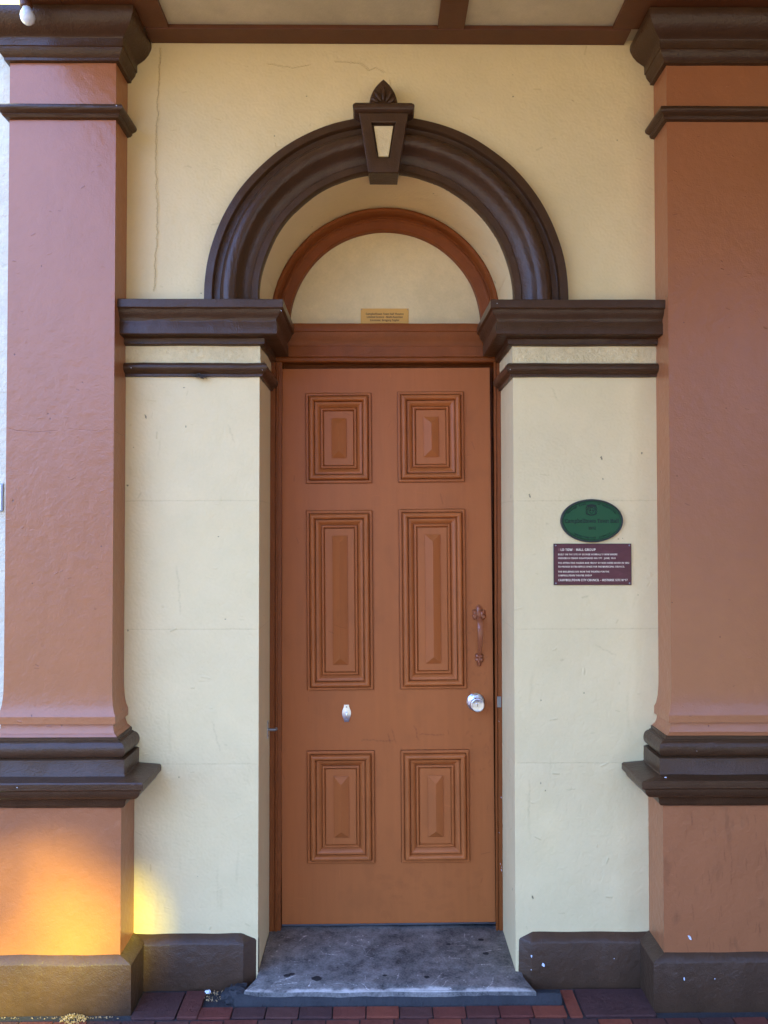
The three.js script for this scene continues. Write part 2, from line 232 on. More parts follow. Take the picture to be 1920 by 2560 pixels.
function fleck(x, y, z, w, h, rot, parent) { const s = new THREE.Shape(); for (let i = 0; i < 9; i++) { const a = i / 9 * Math.PI * 2, q = rr(0.55, 1); const X = w * 0.36 * q * Math.cos(a), Y = h * 0.38 * q * Math.sin(a); i ? s.lineTo(X, Y) : s.moveTo(X, Y); } s.closePath(); const g = new THREE.ExtrudeGeometry(s, { depth: 0.0006, bevelEnabled: false }); g.rotateZ(rot); g.translate(x, y, z); return mesh('paint_chip', boxUV(g), P.fleck, parent); }
fleck(0.952, 0.245, 0.1352, 0.012, 0.03, 0.6, pr); fleck(0.923, 0.13, 0.1622, 0.008, 0.022, 0.1, pr); fleck(1.02, 0.13, 0.1622, 0.003, 0.007, 0, pr); fleck(0.866, 0.762, 0.172, 0.016, 0.012, 0.4, pr);

edgeChips();
// arch moulding over the opening
{
  const prof = [[0.604, 0], [0.612, 0.046], [0.610, 0.05], [0.585, 0.052], [0.582, 0.049], [0.580, 0.036], [0.574, 0.034], [0.560, 0.037], [0.556, 0.043], ...arc(0.523, 0.045, 0.030, 0.033, 0, 150, 12), [0.492, 0.050], [0.482, 0.041], [0.470, 0.034], [0.458, 0.031], [0.455, 0.034], [0.434, 0.034], [0.4325, 0.031], [0.4325, -0.002]].map(([a, b]) => [a - 0.4325 + OR, b]);
  const pts = [], N = 84; pts.push([0, -0.03]); for (let i = 0; i <= N; i++) pts.push([Math.PI * i / N, 0]); pts.push([Math.PI, -0.03]);
  const pos = [], at = (i, j) => [OC + prof[j][0] * Math.cos(pts[i][0]), SPR + prof[j][0] * Math.sin(pts[i][0]) + pts[i][1], prof[j][1]];
  for (let i = 0; i + 1 < pts.length; i++) for (let j = 0; j + 1 < prof.length; j++) quad(pos, at(i, j), at(i + 1, j), at(i + 1, j + 1), at(i, j + 1));
  mesh('arch_moulding', fin(triGeo(pos), 0.0014, 0.7), P.brown, hall);
  const k = new THREE.Group(); k.name = 'keystone'; hall.add(k);
  const cx = -0.022, trap = (tw, bw, y1, y0) => [[cx - tw, y1], [cx - bw, y0], [cx + bw, y0], [cx + tw, y1]], sh = q => { const s = new THREE.Shape(); q.forEach(([x, y], i) => i ? s.lineTo(x, y) : s.moveTo(x, y)); s.closePath(); return s; };
  const outer = trap(0.078, 0.047, 2.918, 2.727), inn = trap(0.043, 0.023, 2.892, 2.768);
  const fr = sh(outer); fr.holes.push(sh(inn));
  mesh('block', fin(mergeGeometries([new THREE.ExtrudeGeometry(sh(outer), { depth: 0.086, bevelEnabled: false }), new THREE.ExtrudeGeometry(fr, { depth: 0.012, bevelEnabled: true, bevelSize: 0.0035, bevelThickness: 0.0035, bevelSegments: 2 }).translate(0, 0, 0.0862)].map(g => { const q = g.index ? g.toNonIndexed() : g; q.deleteAttribute('uv'); return q; })), 0.001, 0.4), P.brown, k);
  mesh('inset_panel', fin(new THREE.ExtrudeGeometry(sh(trap(0.031, 0.0155, 2.881, 2.781)), { depth: 0.005, bevelEnabled: true, bevelSize: 0.001, bevelThickness: 0.001, bevelSegments: 1 }).translate(0, 0, 0.087), 0.0006), P.cream, k);
  mesh('cap', fin(mergeGeometries([sweep([[cx - 0.086, 0], [cx - 0.086, 0.096], [cx + 0.086, 0.096], [cx + 0.086, 0]], [[-0.08, 2.9535], [0.008, 2.953], ...arc(0.004, 2.938, 0.012, 0.014, 80, -70, 6), [0.004, 2.923], [0, 2.92], [-0.01, 2.916]], { amp: 0.001 })])), P.brown, k);
  const f = new THREE.Shape(); f.moveTo(cx - 0.043, 2.952); f.bezierCurveTo(cx - 0.046, 3.0, cx - 0.02, 3.03, cx, 3.046); f.bezierCurveTo(cx + 0.02, 3.03, cx + 0.046, 3.0, cx + 0.043, 2.952); f.closePath();
  const gs = [new THREE.ExtrudeGeometry(f, { depth: 0.06, bevelEnabled: true, bevelSize: 0.006, bevelThickness: 0.012, bevelSegments: 3, curveSegments: 14 })];
  for (const [a, l] of [[0, 0.05], [0.5, 0.042], [-0.5, 0.042], [0.95, 0.034], [-0.95, 0.034]]) gs.push(new THREE.SphereGeometry(1, 10, 8).scale(0.0075, l / 2, 0.008).translate(0, l / 2 + 0.018, 0).rotateZ(-a).translate(cx, 2.957, 0.074));
  mesh('finial', fin(mergeGeometries(gs.map(g => { const q = g.index ? g.toNonIndexed() : g; q.deleteAttribute('uv'); return q; })), 0.0012, 0.8), P.brown, k);
}
// imposts, friezes and astragals that return into the opening
const CORN = [[0.0, 2.3065], [0.088, 2.306], [0.090, 2.304], [0.090, 2.279], [0.087, 2.276], [0.082, 2.275], [0.080, 2.268], [0.074, 2.256], [0.066, 2.248], [0.064, 2.240], [0.066, 2.234], [0.066, 2.2325], [0.067, 2.231], [0.067, 2.198], [0.064, 2.195], [0.022, 2.193], [0.020, 2.190], [0.020, 2.175], [0.012, 2.171], [-0.004, 2.170]];
const ASTR = [[-0.004, 2.112], [0.012, 2.111], ...arc(0.012, 2.094, 0.017, 0.017, 80, -80, 8), [0.012, 2.075], [0.010, 2.073], [0.010, 2.066], [-0.004, 2.064]];
for (const [path, side] of [[[[XL - 0.004, 0], [OX0, 0], [OX0, -0.262]], 'pink'], [[[OX1, -0.262], [OX1, 0], [XR + 0.004, 0]], 'terracotta']]) {
  mesh('impost_cornice', sweep(path, CORN, { amp: 0.0016, step: 0.03 }), P.brown, hall);
  mesh('astragal', sweep(path, ASTR, { amp: 0.0018, step: 0.03 }), P.brown, hall);
  const fr = sweep(path, [[0.0035, 2.172], [0.0042, 2.15], [0.0035, 2.13], [0.004, 2.11]], { amp: 0.003, step: 0.015 });
  mesh('frieze', fr, mat([0.84, 0.625, 0.305], 0.55, { map: rep(varTex, 0.6), bumpMap: rep(plasterBump, 0.5), bumpScale: 0.010 }), hall);
}
// wall plinths with splayed ends at the doorway
for (const [xa, xb, e] of [[XL + 0.02, OX0 - 0.0195, -0.036], [XR - 0.02, OX1 + 0.0225, 0.036]]) {
  const path = e < 0 ? [[xa, 0], [xb + e, 0], [xb, -0.032]] : [[xb, -0.032], [xb + e, 0], [xa, 0]];
  const g = sweep(path, [[-0.003, 0.196], [0.004, 0.193], [0.029, 0.176], [0.032, 0.170], [0.033, 0.01]], { amp: 0.0035, step: 0.02 });
  const w = mesh('wall_plinth', g, P.plinth, hall);
  if (e > 0) for (const q of [[0.466, 0.135, 0.008, 0.014, 0.2], [0.505, 0.105, 0.016, 0.022, 0.5], [0.465, 0.09, 0.004, 0.006, 0], [0.74, 0.125, 0.005, 0.005, 0]]) fleck(q[0], q[1], 0.0372, q[2], q[3], q[4], w);
}
// timber frame: jambs, transom, arched head, tympanum
{
  const fr = new THREE.Group(); fr.name = 'door_frame'; hall.add(fr);
  const zf = -0.262, zb = -0.34;
  for (const [x0, x1, s] of [[OX0 + 0.001, -0.4, 1], [0.414, OX1 + 0.012, -1]]) {
    const w = s > 0 ? [OX0, -0.402] : [0.400, OX1], gs = [];
    // stepped jamb with a bead
    const pr = s > 0 ? [[w[0], zf], [w[0] + 0.018, zf], [w[0] + 0.019, zf - 0.004], [w[0] + 0.021, zf - 0.004], [w[0] + 0.023, zf + 0.001], [w[0] + 0.028, zf + 0.001], [w[0] + 0.030, zf - 0.004], [w[1], zf - 0.006], [w[1], zb]] : [[w[0], zb], [w[0], zf - 0.006], [w[1] - 0.026, zf - 0.004], [w[1] - 0.024, zf + 0.001], [w[1] - 0.019, zf + 0.001], [w[1] - 0.017, zf - 0.004], [w[1] - 0.015, zf - 0.004], [w[1] - 0.014, zf], [w[1], zf]];
    const pos = [], ys = []; for (let i = 0; i <= 40; i++) ys.push(0.048 + (2.175 - 0.048) * i / 40);
    for (let i = 0; i < 40; i++) for (let j = 0; j + 1 < pr.length; j++) quad(pos, [pr[j][0], ys[i], pr[j][1]], [pr[j + 1][0], ys[i], pr[j + 1][1]], [pr[j + 1][0], ys[i + 1], pr[j + 1][1]], [pr[j][0], ys[i + 1], pr[j][1]]);
    const jamb = mesh('jamb', fin(triGeo(pos), 0.0012, 0.4), P.frame, fr);
    if (s < 0) for (let i = 0; i < 7; i++) fleck(rr(0.405, 0.418), i < 5 ? rr(0.1, 0.5) : rr(0.5, 0.95), zf + 0.0008, rr(0.0015, 0.0035), rr(0.003, 0.011), rr(-0.4, 0.4), jamb);
  }
  const tp = [[-0.09, 2.321], [0.0, 2.318], [0.012, 2.3165], [0.014, 2.312], [0.014, 2.288], [0.010, 2.285], [0.008, 2.275], [0.001, 2.258], [-0.006, 2.244], [-0.006, 2.236], [-0.004, 2.234], [-0.004, 2.196], [-0.009, 2.194], [-0.006, 2.190], [-0.006, 2.180], [-0.010, 2.176], [-0.05, 2.175]].map(([a, b]) => [a + zf, b]);
  mesh('transom', sweep([[OX0 - 0.002, 0], [OX1 + 0.002, 0]], tp, { amp: 0.0012, step: 0.03 }), P.frame, fr);
  // arched head
  const prof = [[OR + 0.001, zf], [OR - 0.004, zf + 0.003], [OR - 0.012, zf + 0.003], [OR - 0.015, zf - 0.002], [OR - 0.017, zf - 0.040], [OR - 0.020, zf - 0.043], [OR - 0.024, zf - 0.040], [OR - 0.030, zf - 0.040], [OR - 0.034, zf - 0.044], [OR - 0.060, zf - 0.046], [OR - 0.064, zf - 0.050], [OR - 0.067, zf - 0.085]], pos = [], N = 72, cy = 2.325;
  const at = (i, j) => { const a = Math.PI * i / N; return [OC + prof[j][0] * Math.cos(a), cy + prof[j][0] * Math.sin(a), prof[j][1]]; };
  for (let i = 0; i < N; i++) for (let j = 0; j + 1 < prof.length; j++) quad(pos, at(i, j), at(i + 1, j), at(i + 1, j + 1), at(i, j + 1));
  for (const s of [0, N]) { for (let j = 0; j + 1 < prof.length; j++) { const a = at(s, j), b = at(s, j + 1); quad(pos, [a[0], 2.3, a[2]], [b[0], 2.3, b[2]], b, a); } }
  mesh('arched_head', fin(triGeo(pos), 0.0015, 0.5), P.frame, fr);
  const tg = new THREE.Shape(); tg.moveTo(OC - OR + 0.05, 2.3); for (let i = 0; i <= 48; i++) { const a = Math.PI * (1 - i / 48); tg.lineTo(OC + (OR - 0.05) * Math.cos(a), cy + (OR - 0.05) * Math.sin(a)); } tg.lineTo(OC + OR - 0.05, 2.3); tg.closePath();
  mesh('tympanum', fin(new THREE.ExtrudeGeometry(tg, { depth: 0.01, bevelEnabled: false }).translate(0, 0, zf - 0.084)), mat([0.84, 0.625, 0.305], 0.5, { map: rep(varTex, 1.3), bumpMap: rep(plasterBump, 1.2), bumpScale: 0.002 }), fr);
  mesh('rebate', cbox(OX0 - 0.02, 2.08, -0.352, OX1 + 0.02, 2.31, -0.342, 0.001), P.frame, fr);
  for (const [a, b] of [[OX0 - 0.02, -0.375], [0.375, OX1 + 0.02]]) mesh('rebate', cbox(a, 0.05, -0.352, b, 2.079, -0.342, 0.001), P.frame, fr);
  mesh('strike_plate', cbox(0.401, 0.885, zf - 0.006, 0.4165, 0.925, zf + 0.0025, 0.0005), P.steel, fr);
}
// ------------------------------------------------------------ the door
const door = thing('front_door', 'terracotta painted six-panel door with lozenge-moulded panels', 'door', [-0.0105, 0.079, -0.285]);
door.rotation.z = 0.4 * Math.PI / 180;
{
  const L = new Layer(640, 1664, 0.82, 2.1);
  for (let j = 0; j < L.h; j++) for (let i = 0; i < L.w; i++) { const u = i / L.w, v = j / L.h * 2, k = j * L.w + i; L.ht[k] = 0.5 * (fbm(u, v / 2, 4, 3, 241) - 0.5) + 0.22 * (vn(u, v / 8, 128, 243) - 0.5) + 0.1 * (vn(u, v, 256, 244) - 0.5); const d = 0.93 + 0.09 * (fbm(u, v / 2, 4, 5, 251) - 0.5) + 0.06 * (vn(u, v / 8, 64, 252) - 0.5); const dirt = smooth(0.56, 0.78, fbm(u, v, 10, 5, 261)) * (0.02 + 0.05 * smooth(0.4, 0.62, fbm(u, v, 3, 2, 266))); L.c[3 * k] = d - dirt; L.c[3 * k + 1] = d - dirt * 0.9; L.c[3 * k + 2] = d - dirt * 0.7; }
  const X = x => x + 0.4;
  for (let i = 0; i < 60; i++) { const x = rr(0.68, 0.8), y = rr(0.55, 1.2); L.blob(x, y, rr(0.002, 0.008), rr(0.003, 0.014), [0.9, 0.88, 0.9], 0, 0.6, rr(-0.6, 0.6), i); }
  for (let i = 0; i < 40; i++) { const x = rr(0.35, 0.78), y = rr(0.02, 0.2); L.blob(x, y, rr(0.006, 0.03), rr(0.004, 0.02), [0.955, 0.95, 0.955], 0, 0.7, rr(-0.3, 0.3), i + 0.5); }
  for (let i = 0; i < 46; i++) { const x = rr(0.02, 0.78), y = rr(0.02, 2.05), a = rr(-0.4, 0.4) + (rnd() < 0.5 ? 1.5 : 0), l = rr(0.005, 0.05); L.stroke([[x, y], [x + l * Math.cos(a), y + l * Math.sin(a)]], rr(0.001, 0.003), -0.1, rnd() < 0.6 ? [0.78, 0.74, 0.74] : [1.15, 1.2, 1.25]); }
  for (let i = 0; i < 26; i++) L.blob(rr(0.6, 0.8), rr(0.02, 1.2), rr(0.001, 0.003), rr(0.001, 0.003), [1.5, 1.9, 2.4], 0, 0.3, 0, i);
  for (const [x, y, l] of [[0.425, 0.72, 0.05], [0.41, 0.70, 0.03], [0.51, 0.73, 0.05], [0.31, 0.68, 0.12], [0.53, 0.70, 0.09]]) L.stroke(jag([[x, y], [x + l * (l > 0.08 ? 1 : 0.3), y - l * (l > 0.08 ? 0.03 : 1)]], 0.003), 0.005, 0, [0.82, 0.8, 0.82], 0);
  const dm = mat([0.44, 0.123, 0.028], 0.46, { specularIntensity: 0.55, map: L.colour(), bumpMap: L.bump(2), bumpScale: 0.002 });
  const uvd = g => { const uv = g.attributes.uv; for (let i = 0; i < uv.count; i++) uv.setXY(i, (uv.getX(i) + 0.4) / 0.82, uv.getY(i) / 2.1); return g; };
  const RECT = [[-0.2887, 1.982, -0.0432, 1.643], [0.0576, 1.985, 0.3051, 1.645], [-0.2881, 1.5394, -0.0429, 0.8692], [0.0595, 1.5413, 0.3060, 0.8704], [-0.2906, 0.6419, -0.0418, 0.2279], [0.0596, 0.6414, 0.3115, 0.2270]];
  const ls = new THREE.Shape(); ls.moveTo(-0.3885, 0.002); ls.lineTo(0.4065, 0.002); ls.lineTo(0.4065, 2.076); ls.lineTo(-0.3885, 2.076); ls.closePath();
  for (const [a, d, c, b] of RECT) { const q = new THREE.Path(), e = 0.0021; q.moveTo(a - e, b - e); q.lineTo(a - e, d + e); q.lineTo(c + e, d + e); q.lineTo(c + e, b - e); q.closePath(); ls.holes.push(q); }
  mesh('leaf', uvd(fin(mergeGeometries([new THREE.ExtrudeGeometry(ls, { depth: 0.012, bevelEnabled: false }).translate(0, 0, -0.012), new THREE.BoxGeometry(0.799, 2.078, 0.028).translate(0.009, 1.039, -0.0265)].map(g => { const q = g.index ? g.toNonIndexed() : g; q.deleteAttribute('uv'); return q; })), 0, 0.4)), dm, door);
  const prof = [[-0.0022, 0.0001], [-0.002, -0.004], [-0.0003, -0.004], [0, 0.0075], [0.0025, 0.009], [0.008, 0.009], [0.0095, 0.008], [0.0098, 0.002], [0.0115, 0.002], [0.012, 0.008], ...arc(0.022, 0.012, 0.0100, 0.013, 170, 15, 9), [0.0325, 0.010], [0.0328, 0.003], [0.0345, 0.003], [0.035, 0.0105], [0.038, 0.0105], [0.045, 0.0075], [0.051, 0.001], [0.0535, -0.001], [0.0538, -0.004], [0.0553, -0.004], [0.0556, 0.004], ...arc(0.0605, 0.003, 0.0045, 0.005, 160, 10, 5), [0.0662, 0.001], [0.0665, -0.006], [0.068, -0.006]];
  for (const [x0, y1, x1, y0] of RECT) {
    const f = mesh('panel', uvd(cbox(x0 + 0.0678, y0 + 0.0678, -0.006, x1 - 0.0678, y1 - 0.0678, 0.0012, 0.0006)), dm, door);
    mesh('moulding', ring(x0, y0, x1, y1, prof), P.door, f);
    const cx = (x0 + x1) / 2 + 0.001, w = 0.028, a = y0 + 0.094, b = y1 - 0.094, h = 0.024, e = 0.005, pos = [];
    const q = [[cx - w, a], [cx + w, a], [cx + w, b], [cx - w, b]], r0 = [cx, a + w * 0.95, h], r1 = [cx, b - w * 0.95, h];
    for (let s = 0; s < 4; s++) quad(pos, [...q[s], 0], [...q[(s + 1) % 4], 0], [...q[(s + 1) % 4], e], [...q[s], e]);
    const Q = q.map(v => [...v, e]); pos.push(...Q[0], ...Q[1], ...r0, ...Q[2], ...Q[3], ...r1); quad(pos, Q[1], Q[2], r1, r0); quad(pos, Q[3], Q[0], r0, r1);
    mesh('lozenge', uvd(fin(triGeo(pos), 0, 0.1)), dm, f);
  }
  for (const y of [1.8615, 1.0402, 0.245]) { const h = new THREE.Group(); h.name = 'hinge'; h.position.set(-0.394, y, 0.002); door.add(h); for (let k = 0; k < 5; k++) mesh('knuckle', fin(new THREE.CylinderGeometry(0.0055, 0.0055, 0.0185, 12).translate(0, (k - 2) * 0.0195, 0), 0.0002, 0.7), P.frame, h); }
  // pull handle, painted over
  const hm = mat([0.30, 0.085, 0.03], 0.3); const hd = new THREE.Group(); hd.name = 'pull_handle'; hd.position.set(0.3555, 0, 0); door.add(hd);
  const petal = (cx, cy, rx, ry, a) => new THREE.SphereGeometry(1, 14, 10).scale(rx * 1.12, ry * 1.08, 0.009).rotateZ(a).translate(cx, cy, 0.002);
  const m2 = gs => fin(mergeGeometries(gs.map(g => { const q = g.index ? g.toNonIndexed() : g; q.deleteAttribute('uv'); return q; })), 0.0012, 0.9);
  mesh('upper_plate', m2([petal(0, 1.163, 0.0105, 0.018, 0), petal(-0.0135, 1.150, 0.0085, 0.015, 0.5), petal(0.0135, 1.150, 0.0085, 0.015, -0.5), petal(-0.0155, 1.137, 0.0095, 0.0115, 0.9), petal(0.0155, 1.137, 0.0095, 0.0115, -0.9), petal(0, 1.142, 0.012, 0.02, 0), petal(0, 1.165, 0.004, 0.011, 0).translate(0, 0, 0.003), petal(-0.012, 1.146, 0.003, 0.012, 0.5).translate(0, 0, 0.003), petal(0.012, 1.146, 0.003, 0.012, -0.5).translate(0, 0, 0.003)]), hm, hd);
  mesh('lower_plate', m2([petal(0, 0.966, 0.0075, 0.014, 0), petal(-0.0075, 0.977, 0.0085, 0.0085, 0.4), petal(0.0075, 0.977, 0.0085, 0.0085, -0.4), petal(-0.0065, 0.991, 0.0085, 0.0085, 0), petal(0.0065, 0.991, 0.0085, 0.0085, 0), petal(0, 0.98, 0.003, 0.016, 0).translate(0, 0, 0.003)]), hm, hd);
  { const path = [[1.132, 0.006], [1.128, 0.022], [1.118, 0.036], [1.10, 0.043], [1.075, 0.044], [1.05, 0.040], [1.025, 0.030], [1.005, 0.018], [0.992, 0.007]], rad = [0.0085, 0.0095, 0.0105, 0.0105, 0.0105, 0.0095, 0.008, 0.0065, 0.006], cv = new THREE.CatmullRomCurve3(path.map(([y, z]) => new THREE.Vector3(0, y, z))), g = new THREE.TubeGeometry(cv, 40, 1, 14), po = g.attributes.position;
    for (let i = 0; i <= 40; i++) { const c = cv.getPointAt(i / 40), t = i / 40 * 8, k = Math.min(7, Math.floor(t)), R = rad[k] + (rad[k + 1] - rad[k]) * (t - k); for (let j = 0; j <= 14; j++) { const q = i * 15 + j; po.setXYZ(q, c.x + (po.getX(q) - c.x) * R, c.y + (po.getY(q) - c.y) * R * 0.7, c.z + (po.getZ(q) - c.z) * R * 0.7); } }
    mesh('grip', fin(g, 0.0012, 0.9), hm, hd); }
  // knob
  const kn = new THREE.Group(); kn.name = 'door_knob'; kn.position.set(0.3405, 0.8185, 0); door.add(kn);
  const lathe = pts => fin(new THREE.LatheGeometry(pts.map(([a, b]) => new THREE.Vector2(a, b)), 40).rotateX(Math.PI / 2), 0, 0.5);
  mesh('rose', lathe([[0.0335, 0], [0.0335, 0.003], [0.031, 0.006], [0.02, 0.0105], [0.014, 0.012], [0.0135, 0.03]]), P.chrome, kn);
  mesh('knob', lathe([[0.0135, 0.026], [0.017, 0.03], [0.0225, 0.037], [0.0255, 0.046], [0.0258, 0.053], [0.0245, 0.057], [0.022, 0.058], [0.008, 0.0555], [0.0078, 0.0575], [0.0001, 0.0575]]), P.chrome, kn);
  mesh('keyhole', cbox(-0.001, -0.0045, 0.0574, 0.001, 0.0045, 0.058, 0.0002), P.black, kn);
  // chrome catch plate
  const hk = new THREE.Group(); hk.name = 'catch_plate'; hk.position.set(-0.1434, 0.7811, 0); door.add(hk);
  const s = new THREE.Shape(); s.moveTo(-0.0085, 0.031); s.quadraticCurveTo(-0.0085, 0.022, -0.0135, 0.012); s.quadraticCurveTo(-0.019, 0, -0.012, -0.016); s.lineTo(-0.0075, -0.031); s.lineTo(0.0075, -0.031); s.lineTo(0.012, -0.016); s.quadraticCurveTo(0.019, 0, 0.0135, 0.012); s.quadraticCurveTo(0.0085, 0.022, 0.0085, 0.031); s.closePath();
  mesh('plate', fin(new THREE.ExtrudeGeometry(s, { depth: 0.0018, bevelEnabled: true, bevelSize: 0.0008, bevelThickness: 0.0008, bevelSegments: 2 }).translate(0, 0, 0.0008)), P.chrome, hk);
  mesh('staple', fin(new THREE.TorusGeometry(0.0085, 0.0032, 10, 20, Math.PI).rotateZ(-Math.PI / 2).rotateY(-Math.PI / 2).translate(0, -0.004, 0.0028), 0, 0.9), P.chrome, hk);
  mesh('screw', fin(new THREE.SphereGeometry(0.0032, 10, 6).scale(1, 1, 0.5).translate(0, 0.024, 0.003), 0, 0.9), P.steel, hk);
  mesh('screw', fin(new THREE.SphereGeometry(0.0032, 10, 6).scale(1, 1, 0.5).translate(0, -0.025, 0.003), 0, 0.9), P.steel, hk);
  mesh('weather_strip', cbox(-0.39, -0.008, -0.03, 0.408, -0.0015, -0.004, 0.001), P.steel, door);
}
{ // hook on the left reveal
  const h = thing('door_hook', 'small steel hook on a screwed plate on the door reveal', 'hook', [OX0, 0.82, -0.205]);
  mesh('plate', cbox(0.0005, -0.032, -0.008, 0.003, 0.032, 0.008, 0.0006), P.chrome, h);
  mesh('screw', new THREE.SphereGeometry(0.0035, 10, 8).scale(0.5, 1, 1).translate(0.003, 0.023, 0), P.steel, h); mesh('screw', new THREE.SphereGeometry(0.0035, 10, 8).scale(0.5, 1, 1).translate(0.003, -0.023, 0), P.steel, h);
  mesh('pin', new THREE.TubeGeometry(new THREE.CatmullRomCurve3([[0.002, 0, 0], [0.016, -0.001, 0], [0.030, 0, 0], [0.036, 0.004, 0]].map(v => new THREE.Vector3(...v))), 16, 0.0055, 10), P.steel, h);
}
// ------------------------------------------------------------ signs
function canvasTex(w, h, f) { const c = document.createElement('canvas'); c.width = w; c.height = h; f(c.getContext('2d'), w, h); const t = new THREE.CanvasTexture(c); t.colorSpace = THREE.SRGBColorSpace; t.anisotropy = 8; return t; }
function planarUV(g, x0, y0, x1, y1) { const po = g.attributes.position, uv = g.attributes.uv; for (let i = 0; i < uv.count; i++) uv.setXY(i, (po.getX(i) - x0) / (x1 - x0), (po.getY(i) - y0) / (y1 - y0)); return g; }
{
  const t = thing('licence_sign', 'small gold licence plate with black lettering on the arched panel', 'sign', [-0.015, 2.363, -0.3355]);
  const tx = canvasTex(768, 280, (x, w, h) => { x.fillStyle = '#dba24c'; x.fillRect(0, 0, w, h); for (let i = 0; i < 900; i++) { x.fillStyle = `rgba(${rnd() < 0.5 ? '255,225,160' : '150,95,30'},0.05)`; x.fillRect(rr(0, w), rr(0, h), rr(20, 160), 1.5); } x.fillStyle = '#2a1a0c'; x.textAlign = 'center'; x.font = 'bold 44px sans-serif'; x.fillText('Campbelltown Town Hall Theatre', w / 2, 104, 610); x.fillText('Limited licence - Multi-function', w / 2, 154, 580); x.fillText('Licensee: Gregory Taylor', w / 2, 204, 470); });
  mesh('plate', planarUV(cbox(-0.092, -0.0335, 0, 0.092, 0.0335, 0.0025, 0.0005), -0.092, -0.0335, 0.092, 0.0335), new THREE.MeshStandardMaterial({ map: tx, roughness: 0.4, metalness: 0.25 }), t);
  for (const s of [-1, 1]) mesh('screw', new THREE.SphereGeometry(0.0018, 8, 6).translate(0.088 * s, 0.029, 0.0026), P.steel, t);
}
{
  const t = thing('oval_plaque', 'oval green heritage plaque with dark raised rim and lettering', 'plaque', [0.684, 1.5755, 0.0005]), a = 0.106, b = 0.0735;
  const W = 1024, H = 710;
  const draw = (x, bump) => {
    const dark = bump ? '#fff' : '#12150f';
    x.fillStyle = bump ? '#555' : '#0a4a1e'; x.fillRect(0, 0, W, H);
    if (!bump) for (let i = 0; i < 5000; i++) { x.fillStyle = bump ? `rgba(${rnd() < 0.5 ? '0,0,0' : '255,255,255'},0.10)` : `rgba(${rnd() < 0.5 ? '24,85,42' : '3,40,16'},0.28)`; x.fillRect(rr(0, W), rr(0, H), rr(2, 6), rr(2, 6)); }
    x.strokeStyle = dark; x.lineWidth = 7; x.beginPath(); x.ellipse(W / 2, H / 2, 466, 312, 0, 0, Math.PI * 2); x.stroke();
    x.fillStyle = dark; x.textAlign = 'center';
    x.font = 'bold 84px serif'; x.fillText('Campbelltown Town Hall', W / 2, 388, 890); x.font = 'bold 60px serif'; x.fillText('1892', W / 2, 496, 130);
    const along = (str, a0, a1, ra, rb, font, flip) => { x.font = font; const n = str.length; for (let i = 0; i < n; i++) { const q = (a0 + (a1 - a0) * i / (n - 1)) * Math.PI / 180, px = W / 2 + ra * Math.cos(q), py = H / 2 - rb * Math.sin(q); const tx = -ra * Math.sin(q), ty = -rb * Math.cos(q); let r = Math.atan2(ty, tx); if (!flip) r += Math.PI; x.save(); x.translate(px, py); x.rotate(r); x.fillText(str[i], 0, 0); x.restore(); } };
    along('Heritage Item', 153, 106, 425, 268, 'bold 44px serif'); along('of Campbelltown', 76, 27, 425, 268, 'bold 44px serif');
    along('CAMPBELLTOWN', 228, 263, 440, 292, 'bold 34px serif', true); along('CITY', 268, 277, 440, 292, 'bold 34px serif', true); along('COUNCIL', 287, 312, 440, 292, 'bold 34px serif', true);
    // crest: shield, helm-like crown, mantling and a ribbon
    x.save(); x.translate(W / 2 - 8, 165); x.lineWidth = 6; x.strokeStyle = dark;
    x.beginPath(); x.moveTo(-48, -40); x.lineTo(48, -40); x.quadraticCurveTo(52, 40, 0, 74); x.quadraticCurveTo(-52, 40, -48, -40); x.closePath(); x.stroke();
    for (let i = 0; i < 9; i++) { x.beginPath(); x.ellipse(-64 + i * 16, -66 + Math.abs(i - 4) * 4, 10, 20, (i - 4) * 0.15, 0, 7); x.fill(); }
    for (const s of [-1, 1]) for (let i = 0; i < 5; i++) { x.beginPath(); x.ellipse(s * (70 + (i % 2) * 10), -30 + i * 24, 12, 16, s * 0.6, 0, 7); x.stroke(); }
    x.beginPath(); x.moveTo(-48, -8); x.quadraticCurveTo(0, -30, 48, -8); x.stroke(); x.beginPath(); x.ellipse(-18, 18, 12, 16, 0.4, 0, 7); x.fill(); x.beginPath(); x.ellipse(20, 22, 13, 10, -0.4, 0, 7); x.fill(); x.beginPath(); x.ellipse(0, -22, 26, 7, 0, 0, 7); x.fill();
    x.lineWidth = 16; x.beginPath(); x.moveTo(-88, 70); x.quadraticCurveTo(0, 128, 88, 70); x.stroke(); x.restore();
  };
  const tx = canvasTex(W, H, x => draw(x, false)), bt = canvasTex(W, H, x => draw(x, true)); bt.colorSpace = THREE.NoColorSpace;
  const s = new THREE.Shape(); s.absellipse(0, 0, a - 0.004, b - 0.004, 0, Math.PI * 2);
  mesh('face', planarUV(fin(new THREE.ExtrudeGeometry(s, { depth: 0.007, bevelEnabled: false, curveSegments: 64 })), -a, -b, a, b), new THREE.MeshStandardMaterial({ map: tx, bumpMap: bt, bumpScale: 0.002, roughness: 0.45, metalness: 0.15 }), t);
  const pos = [], pr = [[0.0, 0], [0.0, 0.008], [0.0015, 0.0105], [0.004, 0.0105], [0.0055, 0.008], [0.0058, 0.006]]; for (let i = 0; i < 80; i++) for (let j = 0; j + 1 < pr.length; j++) { const q = (i, j) => { const w = i / 80 * Math.PI * 2; return [(a - pr[j][0]) * Math.cos(w), (b - pr[j][0]) * Math.sin(w), pr[j][1]]; }; quad(pos, q(i, j), q(i + 1, j), q(i + 1, j + 1), q(i, j + 1)); }
  mesh('rim', fin(triGeo(pos), 0.0002, 0.6), mat([0.045, 0.043, 0.038], 0.42, { metalness: 0.4 }), t);
}
